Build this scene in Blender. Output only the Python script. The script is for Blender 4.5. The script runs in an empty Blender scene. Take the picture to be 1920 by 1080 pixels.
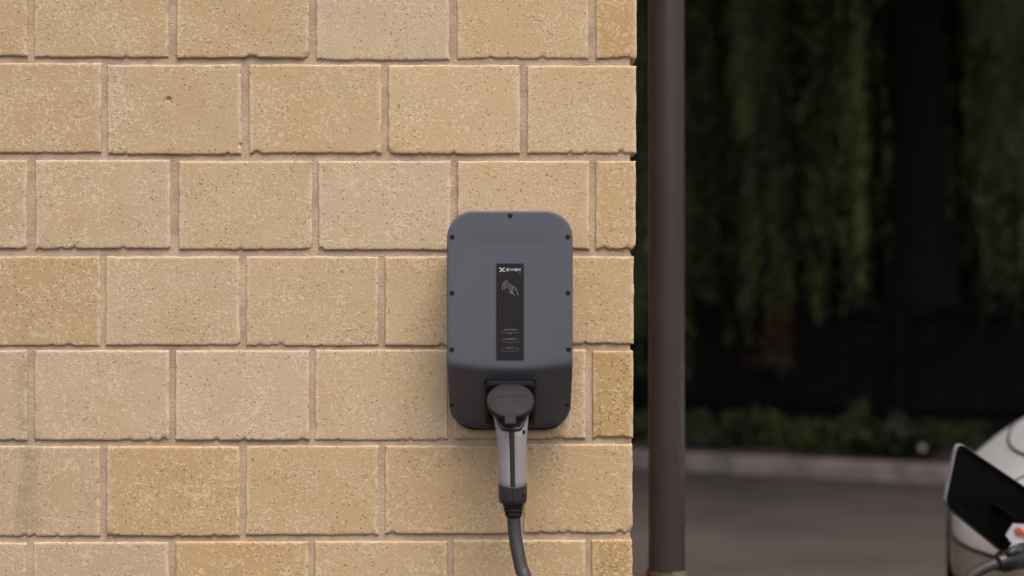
import bpy, bmesh, math, random
import numpy as np
from mathutils import Vector, Matrix, noise as mnoise

random.seed(7)
rng = np.random.default_rng(11)
scene = bpy.context.scene
col = scene.collection

# ------------------------------------------------------------------ camera
F = 2666.7            # focal length in photo pixels (50 mm on 36 mm, 1920 wide)
PXM = 1092.0          # photo pixels per metre on the wall face (y = 0)
D = F / PXM           # camera distance from the wall face
CZ = 1.33             # eye height
cam_d = bpy.data.cameras.new('camera')
cam_d.lens = 50; cam_d.sensor_width = 36; cam_d.clip_start = 0.05; cam_d.clip_end = 3000
cam_d.dof.use_dof = True
cam_d.dof.focus_distance = D - 0.06
cam_d.dof.aperture_fstop = 2.0
cam = bpy.data.objects.new('camera', cam_d); col.objects.link(cam)
cam.location = (0, -D, CZ); cam.rotation_euler = (math.radians(90), 0, 0)
scene.camera = cam

# ------------------------------------------------------------------ sky, sun, exposure
SUN_EL, SUN_AZ = 62.0, 160.0      # azimuth measured from +Y clockwise (to the camera's back right)
world = bpy.data.worlds.new('World'); scene.world = world; world.use_nodes = True
wn = world.node_tree.nodes; wl = world.node_tree.links
sky = wn.new('ShaderNodeTexSky'); sky.sky_type = 'NISHITA'; sky.sun_disc = False
sky.sun_elevation = math.radians(SUN_EL); sky.sun_rotation = math.radians(SUN_AZ)
sky.air_density = 1.0; sky.dust_density = 6.0; sky.ozone_density = 0.6
wn['Background'].inputs['Strength'].default_value = 0.115
wl.new(sky.outputs['Color'], wn['Background'].inputs['Color'])
sd = bpy.data.lights.new('sun', 'SUN'); sd.energy = 1.25; sd.angle = math.radians(34); sd.color = (1.0, 0.93, 0.84)
so = bpy.data.objects.new('sun', sd); col.objects.link(so)
az, el = math.radians(SUN_AZ), math.radians(SUN_EL)
sdir = Vector((math.sin(az) * math.cos(el), math.cos(az) * math.cos(el), math.sin(el)))
so.rotation_euler = sdir.to_track_quat('Z', 'Y').to_euler(); so.location = sdir * 30
scene.view_settings.view_transform = 'Standard'; scene.view_settings.look = 'None'
scene.view_settings.exposure = 0.64; scene.view_settings.gamma = 1.0
scene.view_settings.use_curve_mapping = False

# ------------------------------------------------------------------ helpers
def P(px, py, dist):
    """world point seen at photo pixel (px, py) at the given distance from the camera plane"""
    return Vector(((px - 960) / F * dist, dist - D, CZ - (py - 540) / F * dist))
def lin(c):
    return tuple((v / 255 / 12.92) if v / 255 <= 0.04045 else ((v / 255 + 0.055) / 1.055) ** 2.4 for v in c)
def mesh(name, verts, faces, mat, smooth=False):
    me = bpy.data.meshes.new(name)
    me.from_pydata([tuple(v) for v in verts], [], [tuple(f) for f in faces])
    me.materials.append(mat)
    if smooth: me.polygons.foreach_set('use_smooth', [True] * len(me.polygons))
    me.update()
    return me
def obj(name, me, parent=None):
    """meshes are written in world coordinates; a child cancels its ancestors' offsets"""
    o = bpy.data.objects.new(name, me); col.objects.link(o)
    if parent is not None:
        o.parent = parent
        off = Vector((0, 0, 0)); p = parent
        while p is not None:
            off += p.location; p = p.parent
        o.location = -off
    return o
def thing(name, loc, label, cat, group=None):
    o = bpy.data.objects.new(name, None); col.objects.link(o); o.location = loc
    o.empty_display_size = 0.1
    o['label'] = label; o['category'] = cat
    if group: o['group'] = group
    return o
class B:
    def __init__(s): s.v = []; s.f = []
    def add(s, v, f):
        n = len(s.v); s.v += [Vector(p) for p in v]; s.f += [tuple(i + n for i in q) for q in f]
    def box(s, lo, hi, M=None):
        (a, b, c), (d, e, g) = lo, hi
        v = [Vector(p) for p in ((a,b,c),(d,b,c),(d,e,c),(a,e,c),(a,b,g),(d,b,g),(d,e,g),(a,e,g))]
        if M is not None: v = [M @ p for p in v]
        s.add(v, [(0,3,2,1),(4,5,6,7),(0,1,5,4),(1,2,6,5),(2,3,7,6),(3,0,4,7)])
    def rbox(s, lo, hi, r, M=None):
        """box with chamfered edges"""
        bm = bmesh.new(); bmesh.ops.create_cube(bm, size=1)
        lo, hi = Vector(lo), Vector(hi)
        for v in bm.verts: v.co = Vector([(lo[i] + hi[i]) / 2 + v.co[i] * (hi[i] - lo[i]) for i in range(3)])
        bmesh.ops.bevel(bm, geom=bm.edges[:], offset=r, segments=2, affect='EDGES', profile=0.5)
        bm.verts.index_update()
        v = [(M @ q.co) if M is not None else q.co.copy() for q in bm.verts]
        s.add(v, [[q.index for q in f.verts] for f in bm.faces]); bm.free()
    def tube(s, pts, rad, n=12, cap=True):
        pts = [Vector(p) for p in pts]
        if not hasattr(rad, '__len__'): rad = [rad] * len(pts)
        rings = []; up = None
        for i, p in enumerate(pts):
            t = (pts[min(i + 1, len(pts) - 1)] - pts[max(i - 1, 0)]).normalized()
            if up is None:
                up = Vector((0, 0, 1)) if abs(t.z) < 0.9 else Vector((1, 0, 0))
            a = t.cross(up).normalized(); b = a.cross(t).normalized(); up = b
            rings.append([p + (a * math.cos(2*math.pi*k/n) + b * math.sin(2*math.pi*k/n)) * rad[i] for k in range(n)])
        s.loft(rings, cap)
    def loft(s, rings, cap=True, close=True):
        n = len(rings[0]); v = [p for r in rings for p in r]; f = []
        for i in range(len(rings) - 1):
            for k in range(n if close else n - 1):
                a, b = i * n + k, i * n + (k + 1) % n
                f.append((a, b, b + n, a + n))
        if cap and close:
            f.append(tuple(range(n - 1, -1, -1))); m = (len(rings) - 1) * n
            f.append(tuple(m + k for k in range(n)))
        s.add(v, f)
    def ribbon(s, pts, w, M):
        """flat stroke in the local xy plane, placed by M"""
        pts = [Vector((p[0], p[1], 0)) for p in pts]; L = []; R = []
        for i, p in enumerate(pts):
            t = (pts[min(i + 1, len(pts) - 1)] - pts[max(i - 1, 0)]); t.normalize()
            n = Vector((-t.y, t.x, 0)) * w / 2
            L.append(p + n); R.append(p - n)
        v = [M @ q for q in L] + [M @ q for q in R]; k = len(pts)
        s.add(v, [(k + i, k + i + 1, i + 1, i) for i in range(k - 1)])
    def build(s, name, mat, parent=None, smooth=False):
        return obj(name, mesh(name, s.v, s.f, mat, smooth), parent)
def frame(o, x, y, z):
    M = Matrix.Identity(4)
    for i, a in enumerate((x, y, z, o)):
        a = Vector(a)
        for j in range(3): M[j][i] = a[j]
    return M
def rounded_rect(hw, hh, r, n=8):
    pts = []
    for cx, cy, a0 in ((hw-r, hh-r, 0), (-hw+r, hh-r, 90), (-hw+r, -hh+r, 180), (hw-r, -hh+r, 270)):
        for k in range(n + 1):
            a = math.radians(a0 + 90 * k / n); pts.append((cx + r * math.cos(a), cy + r * math.sin(a)))
    return pts
def smooth01(a, b, x):
    t = min(1, max(0, (x - a) / (b - a))); return t * t * (3 - 2 * t)

# ------------------------------------------------------------------ materials
def new_mat(name):
    m = bpy.data.materials.new(name); m.use_nodes = True
    return m, m.node_tree.nodes, m.node_tree.links, m.node_tree.nodes['Principled BSDF']
def math_n(N, L, op, a, b=None, clamp=False):
    n = N.new('ShaderNodeMath'); n.operation = op; n.use_clamp = clamp
    for i, x in enumerate((a, b)):
        if x is None: continue
        if hasattr(x, 'links'): L.new(x, n.inputs[i])
        else: n.inputs[i].default_value = x
    return n.outputs[0]
def ramp01(N, L, x, a, b):
    n = N.new('ShaderNodeMapRange'); n.interpolation_type = 'SMOOTHSTEP'
    L.new(x, n.inputs['Value']); n.inputs['From Min'].default_value = a; n.inputs['From Max'].default_value = b
    return n.outputs['Result']
def noise_n(N, L, vec, scale, detail=4, rough=0.55, dist=0.0):
    n = N.new('ShaderNodeTexNoise'); L.new(vec, n.inputs['Vector'])
    n.inputs['Scale'].default_value = scale; n.inputs['Detail'].default_value = detail
    n.inputs['Roughness'].default_value = rough; n.inputs['Distortion'].default_value = dist
    return n.outputs['Fac']
def mix_n(N, L, fac, a, b, mode='MIX'):
    n = N.new('ShaderNodeMix'); n.data_type = 'RGBA'; n.blend_type = mode
    if hasattr(fac, 'links'): L.new(fac, n.inputs[0])
    else: n.inputs[0].default_value = fac
    for i, x in ((6, a), (7, b)):
        if hasattr(x, 'links'): L.new(x, n.inputs[i])
        else: n.inputs[i].default_value = (*x[:3], 1)
    return n.outputs[2]
def bump_n(N, L, h, strength, dist, bsdf):
    n = N.new('ShaderNodeBump'); L.new(h, n.inputs['Height'])
    n.inputs['Strength'].default_value = strength; n.inputs['Distance'].default_value = dist
    L.new(n.outputs[0], bsdf.inputs['Normal'])
def simple(name, c, rough=0.5, var=0.15, scale=30, bump=0.0, bscale=200, bdist=0.001, metal=0.0, spec=0.5, dirt=None):
    m, N, L, b = new_mat(name)
    pos = N.new('ShaderNodeNewGeometry').outputs['Position']
    f = noise_n(N, L, pos, scale, 5, 0.6)
    c2 = tuple(v * (1 - var) for v in c); c3 = tuple(min(1, v * (1 + var)) for v in c)
    out = mix_n(N, L, ramp01(N, L, f, 0.3, 0.7), c2, c3)
    if dirt:
        dc, ds, a, bb, k = dirt
        out = mix_n(N, L, math_n(N, L, 'MULTIPLY', ramp01(N, L, noise_n(N, L, pos, ds, 6, 0.65), a, bb), k), out, dc)
    L.new(out, b.inputs['Base Color'])
    b.inputs['Roughness'].default_value = rough; b.inputs['Metallic'].default_value = metal
    b.inputs['Specular IOR Level'].default_value = spec
    if bump: bump_n(N, L, noise_n(N, L, pos, bscale, 3), bump, bdist, b)
    return m

def brick_material():
    m, N, L, b = new_mat('clay_brick')
    geo = N.new('ShaderNodeNewGeometry'); pos = geo.outputs['Position']
    oi = N.new('ShaderNodeObjectInfo')
    off = N.new('ShaderNodeVectorMath'); off.operation = 'SCALE'
    cmb = N.new('ShaderNodeCombineXYZ'); cmb.inputs[0].default_value = 3.1; cmb.inputs[1].default_value = 5.7; cmb.inputs[2].default_value = 1.9
    L.new(cmb.outputs[0], off.inputs[0]); L.new(oi.outputs['Random'], off.inputs['Scale'])
    add = N.new('ShaderNodeVectorMath'); add.operation = 'ADD'; L.new(pos, add.inputs[0]); L.new(off.outputs[0], add.inputs[1])
    p = add.outputs[0]
    base = oi.outputs['Color']
    o2 = N.new('ShaderNodeVectorMath'); o2.operation = 'ADD'; o2.inputs[1].default_value = (7.3, 1.1, 4.9); L.new(p, o2.inputs[0]); off2 = o2.outputs[0]
    # warm and cool clouds in the clay
    cloud = ramp01(N, L, noise_n(N, L, p, 9, 3, 0.5), 0.42, 0.72)
    warm = mix_n(N, L, 1.0, base, (0.97, 0.93, 0.84), 'MULTIPLY')
    c = mix_n(N, L, math_n(N, L, 'MULTIPLY', cloud, 0.75), base, warm)
    # cream flecks, angular and clustered
    dens = noise_n(N, L, p, 14, 2, 0.5)
    fl = math_n(N, L, 'ADD', math_n(N, L, 'MULTIPLY', noise_n(N, L, p, 240, 3.0, 0.7, 0.2), 0.60), math_n(N, L, 'MULTIPLY', noise_n(N, L, p, 125, 3.0, 0.6, 0.2), 0.40))
    fl = math_n(N, L, 'ADD', fl, math_n(N, L, 'MULTIPLY', math_n(N, L, 'SUBTRACT', dens, 0.5), 0.17))
    flk = ramp01(N, L, fl, 0.505, 0.585)
    cream = mix_n(N, L, 0.62, base, (0.80, 0.67, 0.49))
    c = mix_n(N, L, math_n(N, L, 'MULTIPLY', flk, 0.76), c, cream)
    # big pale smears
    sm = ramp01(N, L, noise_n(N, L, p, 22, 4, 0.6), 0.60, 0.78)
    c = mix_n(N, L, math_n(N, L, 'MULTIPLY', sm, 0.35), c, cream)
    # faint pinkish and greyish clouds
    pk = ramp01(N, L, noise_n(N, L, off2, 6, 3, 0.6), 0.45, 0.7)
    c = mix_n(N, L, math_n(N, L, 'MULTIPLY', pk, 0.5), c, mix_n(N, L, 1.0, c, (1.0, 0.965, 0.985), 'MULTIPLY'))
    # sandy grain
    gr = noise_n(N, L, p, 620, 2, 0.6)
    c = mix_n(N, L, 0.40, c, mix_n(N, L, ramp01(N, L, gr, 0.25, 0.75), (0.55, 0.53, 0.50), (1.0, 1.0, 1.0)), 'MULTIPLY')
    # worn paler arrises
    at = N.new('ShaderNodeAttribute'); at.attribute_name = 'edge'
    ew = math_n(N, L, 'MULTIPLY', at.outputs['Fac'], ramp01(N, L, noise_n(N, L, p, 60, 3), 0.35, 0.6))
    c = mix_n(N, L, math_n(N, L, 'MULTIPLY', ew, 0.6), c, cream)
    # pores
    def pores(scale, rad, keep):
        v = N.new('ShaderNodeTexVoronoi'); v.inputs['Scale'].default_value = scale
        wob = N.new('ShaderNodeVectorMath'); wob.operation = 'ADD'; L.new(p, wob.inputs[0])
        nz = N.new('ShaderNodeTexNoise'); nz.inputs['Scale'].default_value = scale * 2.2; L.new(p, nz.inputs['Vector'])
        s2 = N.new('ShaderNodeVectorMath'); s2.operation = 'SCALE'; s2.inputs['Scale'].default_value = 0.9 / scale
        L.new(nz.outputs['Color'], s2.inputs[0]); L.new(s2.outputs[0], wob.inputs[1]); L.new(wob.outputs[0], v.inputs['Vector'])
        sep = N.new('ShaderNodeSeparateColor'); L.new(v.outputs['Color'], sep.inputs[0])
        sel = math_n(N, L, 'LESS_THAN', sep.outputs[0], math_n(N, L, 'MULTIPLY', ramp01(N, L, noise_n(N, L, p, 16, 3, 0.6), 0.34, 0.72), keep * 2.0))
        hole = math_n(N, L, 'SUBTRACT', 1.0, ramp01(N, L, v.outputs['Distance'], rad * 0.45, rad))
        return math_n(N, L, 'MULTIPLY', hole, sel)
    alpha = oi.outputs['Alpha']
    p1 = pores(250, 0.38, 0.12); p2 = pores(80, 0.14, 0.15)
    p3 = math_n(N, L, 'MULTIPLY', pores(190, 0.46, 0.30), math_n(N, L, 'SUBTRACT', 1.0, alpha))
    pr = math_n(N, L, 'MAXIMUM', math_n(N, L, 'MAXIMUM', p1, p2), p3)
    pdark = mix_n(N, L, 1.0, base, (0.42, 0.36, 0.30), 'MULTIPLY')
    c = mix_n(N, L, math_n(N, L, 'MULTIPLY', pr, 0.80), c, pdark)
    # water stain near the left end and a pale scuff, both shapes of their own
    sx = N.new('ShaderNodeSeparateXYZ'); L.new(pos, sx.inputs[0])
    wv = math_n(N, L, 'MULTIPLY', math_n(N, L, 'SUBTRACT', noise_n(N, L, pos, 9, 4, 0.6), 0.5), 0.06)
    dx = math_n(N, L, 'ABSOLUTE', math_n(N, L, 'ADD', math_n(N, L, 'SUBTRACT', sx.outputs[0], -0.833), wv))
    st = math_n(N, L, 'SUBTRACT', 1.0, ramp01(N, L, dx, 0.004, 0.028))
    zz = math_n(N, L, 'MULTIPLY', ramp01(N, L, sx.outputs[2], 0.86, 0.93), math_n(N, L, 'SUBTRACT', 1.0, ramp01(N, L, sx.outputs[2], 1.10, 1.38)))
    st = math_n(N, L, 'MULTIPLY', math_n(N, L, 'MULTIPLY', st, zz), ramp01(N, L, noise_n(N, L, pos, 20, 4, 0.6), 0.25, 0.6))
    c = mix_n(N, L, math_n(N, L, 'MULTIPLY', st, 0.55), c, mix_n(N, L, 1.0, c, (0.62, 0.66, 0.66), 'MULTIPLY'))
    # scuff line from (222,125) to (240,202)
    lx = math_n(N, L, 'ADD', math_n(N, L, 'MULTIPLY', math_n(N, L, 'SUBTRACT', sx.outputs[2], 1.675), -0.26), -0.672)
    sdx = math_n(N, L, 'ABSOLUTE', math_n(N, L, 'SUBTRACT', sx.outputs[0], lx))
    sc = math_n(N, L, 'SUBTRACT', 1.0, ramp01(N, L, sdx, 0.001, 0.006))
    szm = math_n(N, L, 'MULTIPLY', ramp01(N, L, sx.outputs[2], 1.638, 1.648), math_n(N, L, 'SUBTRACT', 1.0, ramp01(N, L, sx.outputs[2], 1.700, 1.712)))
    sc = math_n(N, L, 'MULTIPLY', math_n(N, L, 'MULTIPLY', sc, szm), ramp01(N, L, noise_n(N, L, pos, 260, 3), 0.40, 0.6))
    c = mix_n(N, L, math_n(N, L, 'MULTIPLY', sc, 0.7), c, (0.62, 0.56, 0.54))
    L.new(c, b.inputs['Base Color'])
    b.inputs['Roughness'].default_value = 0.92; b.inputs['Specular IOR Level'].default_value = 0.15
    h = math_n(N, L, 'SUBTRACT', math_n(N, L, 'ADD', math_n(N, L, 'MULTIPLY', gr, 0.35), math_n(N, L, 'MULTIPLY', flk, 0.22)), math_n(N, L, 'MULTIPLY', pr, 0.9))
    bump_n(N, L, h, 0.9, 0.0016, b)
    return m
M_BRICK = brick_material()
M_MORTAR = simple('mortar', (0.46, 0.345, 0.245), 0.95, 0.18, 18, 1.0, 380, 0.0022, spec=0.1, dirt=((0.54, 0.44, 0.33), 11, 0.48, 0.68, 0.7))
M_SHELL = simple('charger_grey', (0.080, 0.086, 0.109), 0.50, 0.06, 5, 0.10, 1500, 0.0003)
M_BACK = simple('charger_back', (0.03, 0.03, 0.034), 0.6, 0.05)
M_BLACK = simple('black_plastic', (0.014, 0.013, 0.014), 0.6, 0.12, 60, 0.12, 1200, 0.0003, spec=0.3)
M_LID = simple('socket_lid_plastic', (0.026, 0.023, 0.025), 0.7, 0.10, 60, 0.12, 1200, 0.0003, spec=0.2)
M_SCREW = simple('black_screw', (0.008, 0.008, 0.009), 0.35, 0.1)
M_PANEL = simple('label_black', (0.014, 0.012, 0.015), 0.55, 0.05, spec=0.25)
M_PRINT = simple('print_white', (0.62, 0.60, 0.60), 0.6, 0.03)
M_PRINTG = simple('print_grey', (0.22, 0.21, 0.22), 0.6, 0.03)
M_PRINTD = simple('print_dim', (0.12, 0.115, 0.12), 0.6, 0.03)
M_BLUE = simple('blue_indicator', (0.03, 0.03, 0.16), 0.3, 0.03)
M_GREY = simple('plug_grey', (0.300, 0.285, 0.295), 0.5, 0.05, 25, 0.08, 900, 0.0003)
M_DGREY = simple('plug_dark', (0.028, 0.026, 0.028), 0.5, 0.08, 40, 0.1, 900, 0.0003)
M_CORD = simple('cable_rubber', (0.034, 0.031, 0.034), 0.55, 0.10, 30, 0.15, 700, 0.0004)
M_PIPE = simple('brown_pipe', (0.038, 0.028, 0.027), 0.40, 0.07, 6, 0.05, 60, 0.0006, dirt=((0.12, 0.10, 0.09), 14, 0.62, 0.75, 0.35))
M_GALV = simple('galvanised_strap', (0.30, 0.28, 0.22), 0.5, 0.2, 40, metal=0.6, dirt=((0.10, 0.05, 0.03), 30, 0.48, 0.62, 0.8))
M_RUST = simple('rusty_strap', (0.10, 0.065, 0.045), 0.7, 0.3, 60, 0.3, 200)
M_ROAD = simple('driveway_asphalt', (0.072, 0.060, 0.055), 0.9, 0.22, 1.1, 0.6, 130, 0.004, spec=0.2, dirt=((0.045, 0.036, 0.030), 0.7, 0.5, 0.75, 0.5))
M_KERB = simple('kerb_concrete', (0.195, 0.160, 0.146), 0.9, 0.22, 5, 0.5, 60, 0.004, dirt=((0.07, 0.05, 0.035), 3.0, 0.5, 0.7, 0.6))
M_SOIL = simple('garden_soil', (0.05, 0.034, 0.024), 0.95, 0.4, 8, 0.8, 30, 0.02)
M_GROUND = simple('far_ground', (0.060, 0.060, 0.060), 0.95, 0.2, 0.5)
M_FENCE = simple('dark_stained_timber', (0.007, 0.0055, 0.005), 0.9, 0.3, 6, 0.3, 40, spec=0.15)
M_BARK = simple('willow_bark', (0.018, 0.014, 0.011), 0.95, 0.4, 12, 0.8, 25, 0.02)
def leaf_mat(name, c, var, sc=(1.6, 1.6, 1.6)):
    m, N, L, b = new_mat(name)
    pos = N.new('ShaderNodeNewGeometry'); p = pos.outputs['Position']
    rnd = N.new('ShaderNodeTexNoise'); rnd.inputs['Scale'].default_value = 1.0; rnd.inputs['Detail'].default_value = 4
    mp = N.new('ShaderNodeMapping'); mp.inputs['Scale'].default_value = sc; L.new(p, mp.inputs['Vector']); L.new(mp.outputs[0], rnd.inputs['Vector'])
    lo = tuple(v * (1 - var) for v in c); hi = (c[0] * (1 + var * 1.3), c[1] * (1 + var), c[2] * (1 + var * 0.6))
    L.new(mix_n(N, L, ramp01(N, L, rnd.outputs['Fac'], 0.35, 0.65), lo, hi), b.inputs['Base Color'])
    b.inputs['Roughness'].default_value = 0.6; b.inputs['Specular IOR Level'].default_value = 0.3
    return m
M_WILLOW = leaf_mat('willow_leaf', (0.064, 0.074, 0.027), 0.78, (2.6, 2.6, 0.6))
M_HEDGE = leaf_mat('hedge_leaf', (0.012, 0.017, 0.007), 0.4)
M_CORE = simple('hedge_core_dark', (0.008, 0.007, 0.005), 0.95, 0.3)  # dark colour for the solid core added inside the hedge
M_COVER = leaf_mat('ground_cover_leaf', (0.029, 0.045, 0.012), 0.55)
M_RUSTLEAF = leaf_mat('rust_leaf', (0.060, 0.021, 0.008), 0.4)
M_PETAL = simple('white_petal', (0.36, 0.33, 0.29), 0.7, 0.15)
M_CARW = simple('car_white_paint', (0.52, 0.53, 0.565), 0.3, 0.02)
M_CARD = simple('car_black_plastic', (0.003, 0.003, 0.003), 0.9, 0.2, spec=0.05)
M_GLASS = simple('car_glass', (0.01, 0.012, 0.014), 0.06, 0.1)
M_TYRE = simple('tyre_rubber', (0.02, 0.02, 0.02), 0.85, 0.15)
M_RIM = simple('alloy_rim', (0.45, 0.45, 0.47), 0.3, 0.05, metal=0.8)
M_BUMP = simple('bumper_grey', (0.27, 0.255, 0.25), 0.5, 0.08)  # lower nose, greyer than the body paint
M_LAMP = simple('headlamp_lens', (0.45, 0.47, 0.5), 0.1, 0.1)
M_SEAM = simple('panel_gap', (0.02, 0.025, 0.025), 0.8, 0.1)
M_ORANGE = simple('orange_print', (0.55, 0.085, 0.015), 0.6, 0.05)
M_CARDW = simple('white_sticker', (0.42, 0.41, 0.44), 0.5, 0.03)
M_LIP = simple('grey_seal', (0.16, 0.16, 0.18), 0.5, 0.05)

# ------------------------------------------------------------------ ground, driveway, kerb, garden bed
def structure(o): o['kind'] = 'structure'; return o
b = B(); b.add([(-900,-900,-0.02),(900,-900,-0.02),(900,900,-0.02),(-900,900,-0.02)], [(0,1,2,3)])
structure(b.build('ground', M_GROUND))
KP = Vector((1.27, 7.86)); KT = Vector((0.917, -0.399)).normalized(); KN = Vector((-KT.y, KT.x))
def K(s, o, z=0.0):
    q = KP + KT * s + KN * o; return Vector((q.x, q.y, z))
b = B()
b.add([(-14,-9,0),(16,-9,0),K(16,0),K(-18,0)], [(0,1,2,3)])
structure(b.build('driveway', M_ROAD))
kerb = bpy.data.objects.new('kerb', None); col.objects.link(kerb); kerb.location = K(0, 0); kerb['kind'] = 'structure'
for i in range(-6, 7):
    s0 = i * 1.0 + 0.3; bb = B()
    prof = [(0.0, -0.01), (0.012, 0.095), (0.035, 0.122), (0.06, 0.128), (0.16, 0.128), (0.16, -0.01)]
    jz = random.uniform(-0.004, 0.004)
    rings = [[K(s, o, z + (jz if z > 0 else 0)) for o, z in prof] for s in (s0 + 0.004, s0 + 0.994)]
    bb.loft(rings); bb.build('kerb_stone', M_KERB, kerb)
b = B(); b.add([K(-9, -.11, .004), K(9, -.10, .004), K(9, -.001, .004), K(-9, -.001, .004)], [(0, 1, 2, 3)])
b.build('gutter_strip', M_SOIL, kerb)  # dark brown strip along the foot of the kerb
# bed: gently mounded soil sheet
b = B(); nx_, ny_ = 70, 16; vs = []; fs = []
for j in range(ny_ + 1):
    for i in range(nx_ + 1):
        s = -12 + 26 * i / nx_; o = 0.162 + 8.0 * (j / ny_) ** 1.6
        z = 0.105 + 0.10 * min(1, (o - 0.16) / 1.0) + 0.04 * mnoise.noise(Vector((s * 2.1, o * 2.1, 3.3))) * min(1, (o - 0.16) * 4)
        vs.append(K(s, o, z))
for j in range(ny_):
    for i in range(nx_):
        a = j * (nx_ + 1) + i; fs.append((a, a + 1, a + nx_ + 2, a + nx_ + 1))
b.add(vs, fs); structure(b.build('garden_bed', M_SOIL, smooth=True))

# ------------------------------------------------------------------ brick wall
XR = (1191 - 960) / PXM
wall = thing('brick_wall', (-0.9, 0.1, 0), 'cream tan clay brick wall in running bond carrying the charger', 'wall')
def WX(px): return (px - 960) / PXM
def WZ(py): return CZ - (py - 540) / PXM
TAN = (192, 162, 122)
ROWS = [  # (x0, x1, y_top, y_bottom, colour, pore amount)
 [(-200,51,-66,105,(188,158,118),0),(64,316,-64,107,(190,161,121),0),(331,579,-62,109,(190,162,121),0),(593,842,-60,112,(198,173,138),0),(857,1103,-61,110,(198,167,122),0),(1118,1194,-62,110,(190,152,98),.15)],
 [(-60,189,118,286,(188,158,119),0),(201,452,121,289,(191,163,125),0),(467,715,121,288,(195,165,123),0),(728,975,122,288,(201,171,128),0),(989,1193,123,287,(201,171,129),0)],
 [(-200,50,300,467,(190,164,128),0),(66,319,300,467,(193,167,131),0),(335,585,302,467,(194,167,128),0),(597,845,302,469,(200,173,138),0),(858,1105,302,467,(200,170,130),0),(1117,1192,302,467,(196,161,112),.1)],
 [(-60,188,481,649,(185,154,111),0),(198,449,481,648,(193,167,130),0),(461,709,481,648,(194,166,126),0),(722,970,481,648,(199,170,129),0),(983,1188,481,645,(197,165,120),0)],
 [(-200,51,657,826,(188,164,130),0),(64,317,657,825,(194,169,134),0),(329,580,657,825,(198,172,140),0),(591,839,656,825,(198,170,131),0),(851,1098,656,823,(195,165,122),0),(1111,1187,658,821,(184,147,92),.6)],
 [(-60,187,837,1006,(186,161,126),0),(200,449,837,1005,(188,154,107),0),(461,709,836,1003,(193,162,119),0),(722,970,836,1001,(195,162,117),0),(982,1186,833,999,(195,162,116),0)],
 [(-200,49,1018,1184,(188,163,128),0),(62,316,1017,1184,(189,164,130),0),(329,578,1016,1184,(191,155,106),0),(590,838,1015,1184,(194,163,120),0),(850,1098,1013,1182,(193,161,117),0),(1110,1186,1013,1180,(182,145,90),.65)],
]
GR, GG, GB = 1.02, 1.085, 1.235
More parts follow.
